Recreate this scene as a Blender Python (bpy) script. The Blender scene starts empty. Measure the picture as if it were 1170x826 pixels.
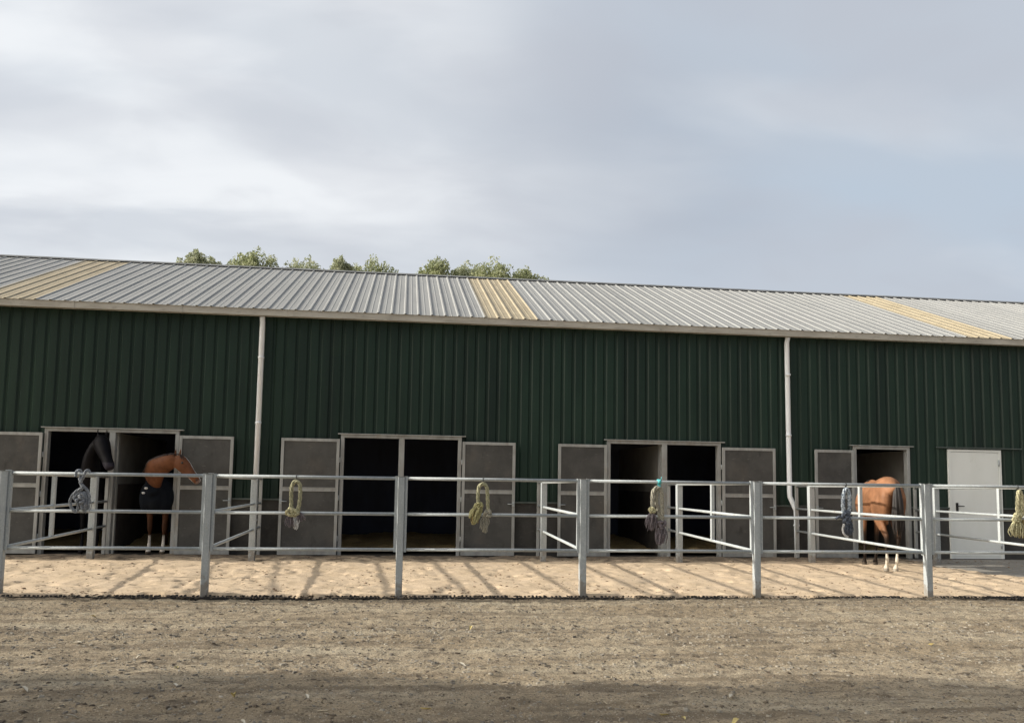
import bpy, math, random
import numpy as np
from mathutils import Vector, Matrix, noise as mnoise
R = math.radians
rnd = random.Random(7)
C = bpy.context.scene.collection
scene = bpy.context.scene

# ------------------------------------------------------------------ helpers
class MB:
    def __init__(s): s.v = []; s.f = []; s.sm = []
    def add(s, vs, fs, smooth=False):
        n = len(s.v); s.v.extend([tuple(v) for v in vs])
        for f in fs: s.f.append(tuple(i + n for i in f)); s.sm.append(smooth)
        return s
    def box(s, x0, x1, y0, y1, z0, z1):
        vs = [(x0,y0,z0),(x1,y0,z0),(x1,y1,z0),(x0,y1,z0),(x0,y0,z1),(x1,y0,z1),(x1,y1,z1),(x0,y1,z1)]
        return s.add(vs, [(0,3,2,1),(4,5,6,7),(0,1,5,4),(1,2,6,5),(2,3,7,6),(3,0,4,7)])
    def bar(s, a, b, w, h):
        # rectangular bar from a to b, w sideways, h upright
        a = Vector(a); b = Vector(b); t = (b-a).normalized()
        up = Vector((0,0,1)) if abs(t.z) < .9 else Vector((0,1,0))
        sd = t.cross(up).normalized(); u = sd.cross(t).normalized()
        vs = []
        for p in (a, b):
            for i, j in ((-1,-1),(1,-1),(1,1),(-1,1)): vs.append(p + sd*(i*w/2) + u*(j*h/2))
        return s.add(vs, [(0,1,2,3),(7,6,5,4),(0,4,5,1),(1,5,6,2),(2,6,7,3),(3,7,4,0)])
    def tube(s, pts, r, n=10, smooth=True, up=None):
        # pts: list of Vector; r: float, or list of radii, or list of (a, b)
        pts = [Vector(p) for p in pts]; m = len(pts); rings = []
        prev = None
        for i, p in enumerate(pts):
            t = (pts[min(i+1, m-1)] - pts[max(i-1, 0)]).normalized()
            if up is not None:
                sd = t.cross(Vector(up))
                if sd.length < .05: sd = prev or Vector((1,0,0))
                sd = sd.normalized()
            else:
                if prev is None:
                    sd = t.cross(Vector((0,0,1)) if abs(t.z) < .9 else Vector((0,1,0))).normalized()
                else:
                    sd = (prev - t*prev.dot(t)).normalized()
            prev = sd; u = sd.cross(t).normalized()
            rr = r[i] if isinstance(r, (list, tuple)) else r
            a, b = rr if isinstance(rr, (list, tuple)) else (rr, rr)
            rings.append([p + sd*(a*math.cos(k*2*math.pi/n)) + u*(b*math.sin(k*2*math.pi/n)) for k in range(n)])
        vs = [v for ring in rings for v in ring]; fs = []
        for i in range(m-1):
            for k in range(n):
                fs.append((i*n+k, i*n+(k+1)%n, (i+1)*n+(k+1)%n, (i+1)*n+k))
        fs.append(tuple(range(n-1, -1, -1))); fs.append(tuple(range((m-1)*n, m*n)))
        return s.add(vs, fs, smooth)
    def ball(s, c, r, n=10, m=7, sc=(1,1,1)):
        c = Vector(c); vs = [c + Vector((0,0,r*sc[2]))]
        for i in range(1, m):
            a = math.pi*i/m
            for k in range(n):
                b = 2*math.pi*k/n
                vs.append(c + Vector((r*sc[0]*math.sin(a)*math.cos(b), r*sc[1]*math.sin(a)*math.sin(b), r*sc[2]*math.cos(a))))
        vs.append(c - Vector((0,0,r*sc[2]))); fs = []
        for k in range(n): fs.append((0, 1+k, 1+(k+1)%n))
        for i in range(m-2):
            for k in range(n): fs.append((1+i*n+k, 1+(i+1)*n+k, 1+(i+1)*n+(k+1)%n, 1+i*n+(k+1)%n))
        L = len(vs)-1; o = 1+(m-2)*n
        for k in range(n): fs.append((o+k, L, o+(k+1)%n))
        return s.add(vs, fs, True)
    def build(s, name, m, parent=None, bevel=0):
        me = bpy.data.meshes.new(name); me.from_pydata(s.v, [], s.f)
        me.polygons.foreach_set('use_smooth', s.sm); me.materials.append(m); me.update()
        return link(name, me, parent, bevel)
def link(name, me, parent=None, bevel=0):
    o = bpy.data.objects.new(name, me); C.objects.link(o)
    if parent: o.parent = parent
    if bevel:
        b = o.modifiers.new('bevel', 'BEVEL'); b.width = bevel; b.segments = 2; b.limit_method = 'ANGLE'
    return o
def tag(o, label=None, cat=None, group=None, kind=None):
    if label: o['label'] = label
    if cat: o['category'] = cat
    if group: o['group'] = group
    if kind: o['kind'] = kind
    return o
def thing(name, label, cat, loc=(0,0,0), rz=0, group=None):
    o = bpy.data.objects.new(name, None); C.objects.link(o); o.location = loc; o.rotation_euler = (0,0,rz)
    o.empty_display_size = .2
    return tag(o, label, cat, group)
def smooth_path(P, n=6):
    P = [np.array(p, float) for p in P]; out = []
    Q = [2*P[0]-P[1]] + P + [2*P[-1]-P[-2]]
    for i in range(1, len(Q)-2):
        for k in range(n):
            t = k/n; a, b, c, d = Q[i-1], Q[i], Q[i+1], Q[i+2]
            out.append(.5*((2*b)+(c-a)*t+(2*a-5*b+4*c-d)*t*t+(3*b-a-3*c+d)*t**3))
    out.append(P[-1]); return out

# value noise on numpy arrays
def vn(x, y, s, seed=0):
    x = x/s; y = y/s; xi = np.floor(x).astype(np.int64); yi = np.floor(y).astype(np.int64)
    fx = x-xi; fy = y-yi; fx = fx*fx*(3-2*fx); fy = fy*fy*(3-2*fy)
    def h(a, b):
        n = (a*374761393 + b*668265263 + seed*1442695041) & 0xffffffff
        n = ((n ^ (n >> 13))*1274126177) & 0xffffffff
        return ((n ^ (n >> 16)) & 0xffff)/65535.
    return (h(xi,yi)*(1-fx)+h(xi+1,yi)*fx)*(1-fy)+(h(xi,yi+1)*(1-fx)+h(xi+1,yi+1)*fx)*fy

# ------------------------------------------------------------------ materials
def new_mat(name):
    m = bpy.data.materials.new(name); m.use_nodes = True; nt = m.node_tree
    return m, nt, nt.nodes['Principled BSDF']
def nd(nt, t, **kw):
    n = nt.nodes.new(t)
    for k, v in kw.items(): setattr(n, k, v)
    return n
def noise_fac(nt, scale, detail=5, lo=.35, hi=.65, stretch=(1,1,1), rough=.6, coord='Object'):
    tc = nd(nt, 'ShaderNodeTexCoord'); mp = nd(nt, 'ShaderNodeMapping'); mp.inputs['Scale'].default_value = stretch
    nz = nd(nt, 'ShaderNodeTexNoise'); nz.inputs['Scale'].default_value = scale; nz.inputs['Detail'].default_value = detail
    nz.inputs['Roughness'].default_value = rough
    nt.links.new(tc.outputs[coord], mp.inputs[0]); nt.links.new(mp.outputs[0], nz.inputs['Vector'])
    mr = nd(nt, 'ShaderNodeMapRange'); mr.inputs[1].default_value = lo; mr.inputs[2].default_value = hi
    nt.links.new(nz.outputs['Fac'], mr.inputs[0]); return mr.outputs[0]
def mixc(nt, a, b, fac, mode='MIX'):
    n = nd(nt, 'ShaderNodeMix', data_type='RGBA', blend_type=mode)
    for sock, v in ((n.inputs[6], a), (n.inputs[7], b)):
        if isinstance(v, (tuple, list)): sock.default_value = (*v[:3], 1)
        else: nt.links.new(v, sock)
    if isinstance(fac, (int, float)): n.inputs[0].default_value = fac
    else: nt.links.new(fac, n.inputs[0])
    return n.outputs[2]
def mat(name, base, layers=(), rough=.6, metal=0, bump=None, spec=None, sheet=None, mud=False):
    """layers: (colour, scale, lo, hi, stretch, amount)"""
    m, nt, b = new_mat(name); col = base
    for (c, sc, lo, hi, st, amt) in layers:
        f = noise_fac(nt, sc, 6, lo, hi, st)
        mu = nd(nt, 'ShaderNodeMath', operation='MULTIPLY'); mu.inputs[1].default_value = amt; nt.links.new(f, mu.inputs[0])
        col = mixc(nt, col, c, mu.outputs[0])
    if sheet:
        tc = nd(nt, 'ShaderNodeTexCoord'); sp = nd(nt, 'ShaderNodeSeparateXYZ'); nt.links.new(tc.outputs['Object'], sp.inputs[0])
        dv = nd(nt, 'ShaderNodeMath', operation='DIVIDE'); dv.inputs[1].default_value = sheet[0]; nt.links.new(sp.outputs[0], dv.inputs[0])
        fl_ = nd(nt, 'ShaderNodeMath', operation='FLOOR'); nt.links.new(dv.outputs[0], fl_.inputs[0])
        wn = nd(nt, 'ShaderNodeTexWhiteNoise', noise_dimensions='1D'); nt.links.new(fl_.outputs[0], wn.inputs['W'])
        mr = nd(nt, 'ShaderNodeMapRange'); mr.inputs[3].default_value = 1-sheet[1]; mr.inputs[4].default_value = 1+sheet[1]; nt.links.new(wn.outputs['Value'], mr.inputs[0])
        hs = nd(nt, 'ShaderNodeHueSaturation'); nt.links.new(mr.outputs[0], hs.inputs['Value']); nt.links.new(col, hs.inputs['Color']); col = hs.outputs[0]
    if mud:
        tc = nd(nt, 'ShaderNodeTexCoord'); sp = nd(nt, 'ShaderNodeSeparateXYZ'); nt.links.new(tc.outputs['Object'], sp.inputs[0])
        mu = nd(nt, 'ShaderNodeMath', operation='MULTIPLY'); mu.inputs[1].default_value = .34; nt.links.new(noise_fac(nt, 14, 5, .3, .7), mu.inputs[0])
        mr = nd(nt, 'ShaderNodeMapRange'); mr.inputs[1].default_value = .06; mr.inputs[2].default_value = -.06
        sb_ = nd(nt, 'ShaderNodeMath', operation='SUBTRACT'); nt.links.new(sp.outputs[2], sb_.inputs[0]); nt.links.new(mu.outputs[0], sb_.inputs[1]); nt.links.new(sb_.outputs[0], mr.inputs[0])
        ml = nd(nt, 'ShaderNodeMath', operation='MULTIPLY'); ml.inputs[1].default_value = .6; nt.links.new(mr.outputs[0], ml.inputs[0])
        col = mixc(nt, col, (.20,.155,.105), ml.outputs[0])
    if isinstance(col, (tuple, list)): b.inputs['Base Color'].default_value = (*col, 1)
    else: nt.links.new(col, b.inputs['Base Color'])
    b.inputs['Roughness'].default_value = rough; b.inputs['Metallic'].default_value = metal
    if spec is not None: b.inputs['Specular IOR Level'].default_value = spec
    if bump:
        sc, st, dist = bump
        f = noise_fac(nt, sc, 5, 0, 1); bp = nd(nt, 'ShaderNodeBump'); bp.inputs['Strength'].default_value = st; bp.inputs['Distance'].default_value = dist
        nt.links.new(f, bp.inputs['Height']); nt.links.new(bp.outputs[0], b.inputs['Normal'])
    return m
U1 = (1,1,1)
M = {}
M['galv'] = mat('galvanised_steel', (.40,.435,.445), [((.31,.345,.355), 9, .4, .65, (1,1,.35), .7), ((.58,.60,.60), 40, .5, .7, U1, .5), ((.30,.26,.20), 5, .62, .75, (1,1,.4), .5)], .72, .1, (60, .15, .002), mud=True)
M['galv_old'] = mat('weathered_galvanised_frame', (.40,.41,.395), [((.27,.27,.255), 7, .4, .65, (1,1,.3), .8), ((.25,.21,.16), 4, .55, .75, (1,1,.5), .6)], .6, .25, (50, .15, .002))
M['wall'] = mat('dark_green_cladding', (.0095,.026,.0175), [((.015,.036,.024), 2.2, .35, .65, (1,1,.25), .9), ((.006,.0155,.012), 1.2, .45, .7, (1.5,1,.15), .7), ((.05,.08,.06), 60, .68, .76, (1,1,.5), .5), ((.022,.045,.020), 1.0, .6, .75, (.5,1,.5), .5)], .45, 0, (30, .06, .002), .3, sheet=(1.13, .09))
M['plinth'] = mat('stained_concrete_plinth', (.06,.058,.052), [((.035,.033,.03), 3, .4, .65, (1,1,.6), .9), ((.11,.10,.085), 9, .55, .75, U1, .6)], .85, 0, (40, .3, .004))
M['cap'] = mat('plinth_flashing', (.10,.12,.11), [((.05,.07,.06), 6, .4, .7, U1, .8)], .5, .2)
M['roof'] = mat('weathered_zinc_roof_sheet', (.30,.305,.295), [((.25,.255,.25), 1.6, .4, .65, (2.5,.35,.35), .8), ((.30,.30,.285), 6, .45, .7, (1,.3,.3), .6), ((.24,.23,.20), 14, .62, .78, (1,.5,.5), .5)], .68, .08, (25, .08, .003), sheet=(1.097, .05))
M['skylight'] = mat('yellowed_rooflight_sheet', (.38,.325,.22), [((.30,.25,.16), 3, .4, .65, (2,.4,.4), .8), ((.44,.38,.26), 8, .5, .7, (1,.4,.4), .6), ((.34,.28,.17), 10, .6, .75, (1,.5,.5), .5)], .65, 0, (25, .08, .003))
M['gutter'] = mat('dirty_beige_gutter', (.47,.455,.40), [((.33,.31,.265), 3, .4, .65, (.6,1,3), .8), ((.13,.12,.10), 12, .58, .75, (.5,1,2), .6)], .55)
M['ridge'] = mat('grey_ridge_cap', (.20,.205,.20), [((.09,.09,.085), 4, .4, .65, U1, .8)], .6, .2)
M['filler'] = mat('dark_ridge_filler', (.03,.032,.035), [((.05,.05,.05), 8, .5, .7, U1, .6)], .9)
M['pvc'] = mat('white_pvc_pipe', (.88,.92,.94), [((.78,.80,.81), 3, .5, .7, (1,1,.6), .5), ((.30,.28,.24), 6, .66, .78, (1,1,.5), .6)], .45)
M['rubber'] = mat('dark_door_infill_board', (.080,.079,.073), [((.050,.049,.046), 2.5, .4, .65, U1, .9), ((.22,.21,.19), 9, .60, .72, (1,1,3.5), .45), ((.03,.028,.026), 6, .60, .72, (1,1,.5), .6), ((.13,.115,.095), 2, .55, .75, (1,1,.7), .5)], .75, 0, (60, .15, .002))
M['white_door'] = mat('off_white_door_paint', (.84,.86,.82), [((.78,.80,.75), 3, .4, .7, (1,1,.5), .7), ((.38,.36,.30), 4, .66, .8, (1,1,.3), .5)], .4)
M['black'] = mat('black_plastic', (.015,.015,.015), (), .4)
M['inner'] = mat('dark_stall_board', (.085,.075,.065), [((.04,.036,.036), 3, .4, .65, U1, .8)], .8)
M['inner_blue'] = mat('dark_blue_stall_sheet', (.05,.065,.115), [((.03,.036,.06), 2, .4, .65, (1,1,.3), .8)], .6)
M['partition'] = mat('grey_partition_board', (.30,.29,.26), [((.20,.19,.17), 2, .4, .65, U1, .8)], .8)
M['straw_m'] = mat('golden_straw', (.50,.36,.16), [((.32,.22,.10), 30, .4, .65, U1, .9)], .9)
M['slab'] = mat('worn_concrete_slab', (.27,.255,.225), [((.19,.175,.15), 2.5, .4, .65, U1, .8), ((.36,.33,.27), 8, .5, .7, U1, .5), ((.10,.09,.075), 5, .6, .72, U1, .6)], .9, 0, (50, .3, .004))
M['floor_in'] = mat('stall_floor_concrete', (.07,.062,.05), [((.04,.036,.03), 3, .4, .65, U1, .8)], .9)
M['stone'] = mat('pale_grey_stones', (.30,.27,.215), [((.12,.105,.085), 2, .42, .58, U1, .9), ((.40,.38,.33), 3, .6, .7, U1, .7)], .9)
M['clod'] = mat('dark_earth_crumbs', (.085,.065,.045), [((.15,.12,.085), 5, .4, .6, U1, .8)], .95)
M['dung'] = mat('brown_sand_crumbs', (.17,.115,.075), [((.26,.185,.12), 5, .4, .6, U1, .8)], .95)
M['chaff'] = mat('pale_straw_bits', (.50,.43,.30), [((.34,.28,.19), 8, .4, .6, U1, .8)], .9)
M['edging'] = mat('black_plastic_grid_edging', (.022,.020,.018), [((.06,.05,.04), 12, .5, .65, U1, .7)], .8)
M['leaf_y'] = mat('pale_yellow_leaf', (.62,.52,.22), [((.45,.34,.13), 20, .4, .6, U1, .7)], .7)
M['leaf_w'] = mat('bleached_leaf', (.62,.57,.46), [((.45,.38,.27), 20, .4, .6, U1, .7)], .7)
M['bark'] = mat('grey_tree_bark', (.16,.135,.11), [((.09,.075,.06), 8, .4, .6, (1,1,.2), .8)], .9, 0, (20, .5, .02))
def leafmat(name, a, b, c):
    m, nt, bs = new_mat(name)
    col = mixc(nt, mixc(nt, a, b, noise_fac(nt, 1.3, 2, .4, .6)), c, noise_fac(nt, 7, 2, .5, .66))
    nt.links.new(col, bs.inputs['Base Color']); bs.inputs['Roughness'].default_value = .55
    tr = nd(nt, 'ShaderNodeBsdfTranslucent'); nt.links.new(col, tr.inputs[0]); ms = nd(nt, 'ShaderNodeMixShader'); ms.inputs[0].default_value = .42
    nt.links.new(bs.outputs[0], ms.inputs[1]); nt.links.new(tr.outputs[0], ms.inputs[2])
    nt.links.new(ms.outputs[0], nt.nodes['Material Output'].inputs[0]); return m
M['leaf_g'] = leafmat('grey_green_foliage', (.36,.38,.19), (.24,.275,.13), (.48,.49,.33))
M['leaf_p'] = leafmat('pale_silver_foliage', (.40,.42,.27), (.30,.33,.19), (.52,.53,.40))
def rope_m(n, a, b, sc=60): return mat(n, a, [(b, sc, .42, .58, U1, .9)], .9, 0, (150, .4, .003))
M['rope_beige'] = rope_m('beige_green_rope', (.42,.40,.26), (.25,.25,.15))
M['rope_yellow'] = rope_m('yellow_green_rope', (.44,.41,.21), (.24,.23,.11))
M['rope_pale'] = rope_m('pale_yellow_rope', (.55,.52,.33), (.33,.31,.18))
M['rope_grey'] = rope_m('grey_rope', (.33,.35,.37), (.14,.155,.18))
M['rope_sand'] = rope_m('sand_grey_rope', (.40,.38,.30), (.24,.23,.19))
M['rope_blue'] = rope_m('blue_white_rope', (.50,.55,.58), (.10,.14,.20), 45)
M['rope_slate'] = rope_m('slate_rope_end', (.11,.13,.17), (.06,.07,.09))
M['rope_mauve'] = rope_m('mauve_frayed_yarn', (.22,.19,.205), (.12,.105,.115))
M['rope_white'] = rope_m('white_frayed_yarn', (.62,.62,.60), (.40,.40,.40))
M['rope_brown'] = rope_m('ochre_frayed_yarn', (.36,.28,.11), (.20,.15,.07))
M['cyan'] = mat('turquoise_twine', (.10,.50,.52), (), .7)
M['cord'] = mat('dark_cord', (.03,.03,.03), (), .8)

# ------------------------------------------------------------------ layout constants (metres; X along the stable, Y away from the camera)
WALL = 17.27; EAVE = 4.86; RIDGE_Y = 22.62; RIDGE_Z = 7.04
XL, XR = -19., 31.
def fence_y(x): return 11.38 - .019*x

# ------------------------------------------------------------------ ground
def sheet(name, xs, ys, zfun, m, kind='structure', smooth=True):
    X, Y = np.meshgrid(xs, ys); Z = zfun(X, Y); nx, ny = len(xs), len(ys)
    vs = np.stack([X.ravel(), Y.ravel(), Z.ravel()], 1)
    i = (np.arange(ny-1)[:,None]*nx + np.arange(nx-1)[None,:]).ravel()
    fs = np.stack([i, i+1, i+nx+1, i+nx], 1)
    me = bpy.data.meshes.new(name); me.from_pydata(vs.tolist(), [], fs.tolist())
    me.polygons.foreach_set('use_smooth', [smooth]*len(fs)); me.materials.append(m)
    return tag(link(name, me), kind=kind)
def dirt_mat():
    m, nt, b = new_mat('packed_stony_dirt')
    c = mixc(nt, (.385,.318,.222), (.300,.240,.160), noise_fac(nt, .7, 5, .42, .60, (.5,1.6,1)))
    c = mixc(nt, c, (.45,.39,.285), noise_fac(nt, 1.1, 6, .50, .72, (.35,1.8,1)))
    c = mixc(nt, c, (.125,.098,.070), noise_fac(nt, 4, 7, .53, .70, (.6,1.4,1)))
    c = mixc(nt, c, (.12,.095,.065), noise_fac(nt, 50, 4, .54, .63)); c = mixc(nt, c, (.20,.16,.11), noise_fac(nt, 1.6, 6, .50, .62, (.16,2.4,1)))
    c = mixc(nt, c, (.52,.47,.38), noise_fac(nt, 60, 4, .60, .68))
    # matt finish and fine bumps over the whole yard
    nt.links.new(c, b.inputs['Base Color']); b.inputs['Roughness'].default_value = .95; b.inputs['Specular IOR Level'].default_value = .2
    h = noise_fac(nt, 26, 8, 0, 1, U1, .7); bp = nd(nt, 'ShaderNodeBump'); bp.inputs['Strength'].default_value = .9; bp.inputs['Distance'].default_value = .035
    nt.links.new(h, bp.inputs['Height']); nt.links.new(bp.outputs[0], b.inputs['Normal']); return m
def sand_mat():
    m, nt, b = new_mat('trodden_pale_sand')
    c = mixc(nt, (.60,.475,.335), (.54,.42,.285), noise_fac(nt, 2.2, 6, .4, .62))
    c = mixc(nt, c, (.62,.49,.34), noise_fac(nt, 9, 6, .5, .72))
    c = mixc(nt, c, (.30,.22,.145), noise_fac(nt, 7, 7, .63, .74, (.8,1.3,1)))
    c = mixc(nt, c, (.36,.27,.18), noise_fac(nt, 60, 4, .60, .70))
    # the sand thins out over dirty concrete in the strip along the wall
    tc = nd(nt, 'ShaderNodeTexCoord'); sp = nd(nt, 'ShaderNodeSeparateXYZ'); nt.links.new(tc.outputs['Object'], sp.inputs[0])
    ad = nd(nt, 'ShaderNodeMath', operation='ADD'); mu = nd(nt, 'ShaderNodeMath', operation='MULTIPLY'); mu.inputs[1].default_value = 1.6
    nt.links.new(noise_fac(nt, 2.5, 6, .2, .8), mu.inputs[0]); nt.links.new(sp.outputs[1], ad.inputs[0]); nt.links.new(mu.outputs[0], ad.inputs[1])
    mr = nd(nt, 'ShaderNodeMapRange'); mr.inputs[1].default_value = 16.9; mr.inputs[2].default_value = 17.4; nt.links.new(ad.outputs[0], mr.inputs[0])
    c = mixc(nt, c, mixc(nt, (.27,.215,.155), (.16,.125,.09), noise_fac(nt, 5, 5, .4, .65)), mr.outputs[0])
    nt.links.new(c, b.inputs['Base Color']); b.inputs['Roughness'].default_value = .95; b.inputs['Specular IOR Level'].default_value = .2
    h = noise_fac(nt, 22, 7, 0, 1, U1, .65); bp = nd(nt, 'ShaderNodeBump'); bp.inputs['Strength'].default_value = .6; bp.inputs['Distance'].default_value = .02
    nt.links.new(h, bp.inputs['Height']); nt.links.new(bp.outputs[0], b.inputs['Normal']); return m
M['dirt'] = dirt_mat(); M['sand'] = sand_mat()
def dirt_z(x, y):
    z = .045*(vn(x*.5, y, .9, 1)-.5) + .020*(vn(x, y, .22, 2)-.5) + .018*(vn(x, y, .085, 3)-.5) + .015*(vn(x, y, .045, 9)-.5)
    for yc, d in ((8.9,.012),(7.45,.010)): z = z - d*np.exp(-((y-yc-.15*np.sin(x*.4))/.22)**2)*(.4+vn(x, y, .3, 4))
    near = ((x > -9) & (x < 12) & (y > 3.5) & (y < 11.6)); return np.where(near, z, 0) - .03
xs = np.concatenate([[-900,-300,-120,-60,-30,-16,-11,-8], np.arange(-7, 10.5, .03), [11.5,14,20,32,60,120,300,900]])
ys = np.concatenate([[-300,-100,-40,-15,-6,0,2,3.5], np.geomspace(4.3, 11.5, 270), [12.5,14,18,25,40,80,200,500,1500]])
sheet('ground', xs, ys, dirt_z, M['dirt'])
SLAB = (10.55, 13.35)      # concrete slab in front of the white door: x > , y >
def sand_z(x, y):
    z = .035*(vn(x, y, .55, 11)-.5) + .020*(vn(x, y, .20, 12)-.5) + .012*(vn(x, y, .09, 13)-.5)
    pit = np.clip(vn(x, y, .15, 14)-.68, 0, 1)*.12
    z = .020 + z - pit
    e = (y - (fence_y(x) - .02) - .10*(vn(x, y*0, .35, 15)-.5) - .05*(vn(x, y*0, .09, 16)-.5))
    z = np.where(e < 0, -.055, z)
    sx = x - (SLAB[0] - .1 + .7*(vn(x, y, .7, 17)-.5) + .2*(vn(x, y, .2, 18)-.5)); sy = y - (SLAB[1] + .7*(vn(x, y, .8, 19)-.35))
    w = np.clip(np.minimum(sx, sy)/.15, 0, 1)
    return z*(1-w) - .03*w
sheet('sand_strip', np.arange(-10, 14.5, .04), np.arange(11.1, 17.24, .035), sand_z, M['sand'])
b = MB(); b.box(SLAB[0], XR, SLAB[1], 17.18, -.10, .0); tag(b.build('paved_slab', M['slab'], None, .01), kind='structure')
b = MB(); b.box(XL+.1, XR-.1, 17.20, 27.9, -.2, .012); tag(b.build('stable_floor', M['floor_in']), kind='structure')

# stones, crumbs and chaff (uncountable)
def scatter(name, n, m, region, size, flat, zf, label, seed, dens=None, shape='rock'):
    r = np.random.RandomState(seed); b = MB(); cnt = 0
    while cnt < n:
        x = r.uniform(region[0], region[1]); y = region[2] + (region[3]-region[2])*r.rand()**1.3
        if dens is not None and r.rand() > dens(x, y): continue
        s = size[0]*(size[1]/size[0])**(r.rand()**2.2); z = float(zf(np.array([x]), np.array([y]))[0])
        a = r.uniform(0, 6.28); ca, sa = math.cos(a), math.sin(a)
        if shape == 'rock':
            k = 5; top = .55 + .2*r.rand(); vs = []
            for lv, zz in ((1, 0), (top, flat*(.6+.6*r.rand()))):
                for i in range(k):
                    rr = s*lv*(.7+.5*r.rand()); t = 6.283*i/k
                    px, py = rr*math.cos(t)*1.25, rr*math.sin(t)*.85
                    vs.append((x+px*ca-py*sa, y+px*sa+py*ca, z - .3*s + zz*s*1.3*(.8+.4*r.rand())))
            b.add(vs, [(0,1,6,5),(1,2,7,6),(2,3,8,7),(3,4,9,8),(4,0,5,9),(5,6,7,8,9)])
        else:
            l = s; w = .0025+.002*r.rand(); dz = .012*r.rand()
            b.add([(x-l*ca+w*sa, y-l*sa-w*ca, z+.004),(x+l*ca+w*sa, y+l*sa-w*ca, z+.004+dz),(x+l*ca-w*sa, y+l*sa+w*ca, z+.006+dz),(x-l*ca-w*sa, y-l*sa+w*ca, z+.006)], [(0,1,2,3)])
        cnt += 1
    return tag(b.build(name, m), label, None, None, 'stuff')
tracks = lambda x, y: .25 + .75*max(math.exp(-((y-8.8-.1*math.sin(x))/.5)**2), .6*math.exp(-((y-7.3)/.4)**2), .5*math.exp(-((y-10.6)/.5)**2))
scatter('loose_stones', 20000, M['stone'], (-6.5, 9.5, 4.8, 11.25), (.006,.027), .5, dirt_z, 'small pale stones strewn over the dirt yard', 1, tracks)
scatter('earth_clods', 7000, M['clod'], (-6.5, 9.5, 4.8, 11.3), (.006,.030), .45, dirt_z, 'dark crumbs of earth on the dirt yard', 2)
scatter('straw_chaff', 800, M['chaff'], (-6.5, 9.5, 4.8, 11.3), (.012,.05), .3, dirt_z, 'pale bits of straw lying on the dirt yard', 3, None, 'straw')
scatter('dirt_crumbs', 4500, M['dung'], (-9.5, 13., 11.45, 17.1), (.008,.028), .5, lambda x, y: np.maximum(sand_z(x, y), 0), 'dark crumbs of dirt trodden into the sand', 4, lambda x, y: .22 + .6*(y > 16.1) + .5*(float(vn(np.array([x]), np.array([y]), .8, 40)[0]) > .62))
scatter('sand_chaff', 700, M['chaff'], (-9.5, 13., 11.5, 17.1), (.015,.06), .3, lambda x, y: np.maximum(sand_z(x, y), 0), 'straw bits lying on the sand strip', 5, None, 'straw')

r3 = np.random.RandomState(12); eb = MB()
for k in range(1500):
    x = r3.uniform(-7.2, 11.); y = fence_y(x) - .075 + .040*r3.randn(); s_ = r3.uniform(.006, .018); z = (-.012 if y < fence_y(x)-.06 else .002)
    eb.ball((x, y, z), s_, 5, 3, (1.2, .9, .7))
tag(eb.build('edge_soil', M['clod']), 'dark crumbled soil heaped along the front edge of the sand', None, None, 'stuff')
# fallen leaves, each one its own object
def leaf_mesh(m, seed):
    r = random.Random(seed); me = bpy.data.meshes.new('fallen_leaf'); L = .034+.012*r.random(); W = L*.42
    pr = [(0,0),(.2,.6),(.45,1),(.75,.7),(1,0)]; vs = []; fs = []
    for i, (t, w) in enumerate(pr):
        z = .016*math.sin(t*2.6+seed) + .006; vs += [(t*2*L-L, -w*W, z+.010*w), (t*2*L-L, 0, z), (t*2*L-L, w*W, z+.012*w)]
    for i in range(4):
        a = i*3; fs += [(a,a+3,a+4,a+1),(a+1,a+4,a+5,a+2)]
    vs2 = [(x,y,z-.002) for x,y,z in vs]; n = len(vs); fs2 = [tuple(reversed([k+n for k in f])) for f in fs]
    me.from_pydata(vs+vs2, [], fs+fs2); me.materials.append(m); return me
lm = [leaf_mesh(M['leaf_y'], 1), leaf_mesh(M['leaf_y'], 3), leaf_mesh(M['leaf_w'], 2), leaf_mesh(M['leaf_w'], 5), leaf_mesh(M['leaf_w'], 6)]
spots = [(-3.3,9.9),(-2.9,8.3),(-2.15,7.6),(-1.75,7.2),(-2.6,6.5),(-1.1,6.15),(-.62,6.2),(-.95,5.6),(-.5,5.5),(-2.0,5.75),(.75,9.0),(.55,7.3),(2.4,6.0),(1.8,5.7),(3.3,6.6),(2.2,5.45),(4.1,5.8),(2.95,8.1),(5.2,7.9),(-.2,7.9),(1.9,5.6),(-1.6,6.6),(-3.1,7.1),(.2,5.9),(3.9,9.3),(-1.3,9.6)]
for i, (x, y) in enumerate(spots):
    o = link('fallen_leaf', lm[(i*7) % 5]); z = float(dirt_z(np.array([x]), np.array([y]))[0])
    o.location = (x, y, z+.004); s = .7+.6*rnd.random(); o.scale = (s,s,s); o.rotation_euler = (rnd.uniform(-.3,.3), rnd.uniform(-.3,.3), rnd.uniform(0,6.28))
    tag(o, 'small pale curled fallen leaf lying loose on the dirt yard', 'leaf', 'fallen leaves on the dirt yard')

# black plastic grid edging along the front of the sand
b = MB(); x = -7.2; r2 = random.Random(5)
while x < 11.:
    y = fence_y(x) - .09; dz = .012*r2.random() - .006
    bur = float(vn(np.array([x]), np.array([0.]), .6, 77)[0]); dz -= .030*max(0, bur-.55)/.45
    b.box(x, x+.052, y-.012, y+.024, -.06, -.006+dz)
    if r2.random() < .8 and bur < .75: b.box(x+.010, x+.032, y+.024, y+.075+.03*r2.random(), -.04, .010+dz)
    if r2.random() < .4: b.box(x+.006, x+.024, y-.05, y-.012, -.05, -.014+dz)
    x += .052
tag(b.build('grid_edging', M['edging']), 'black toothed plastic grid edging half buried along the front of the sand', 'edging')

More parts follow.
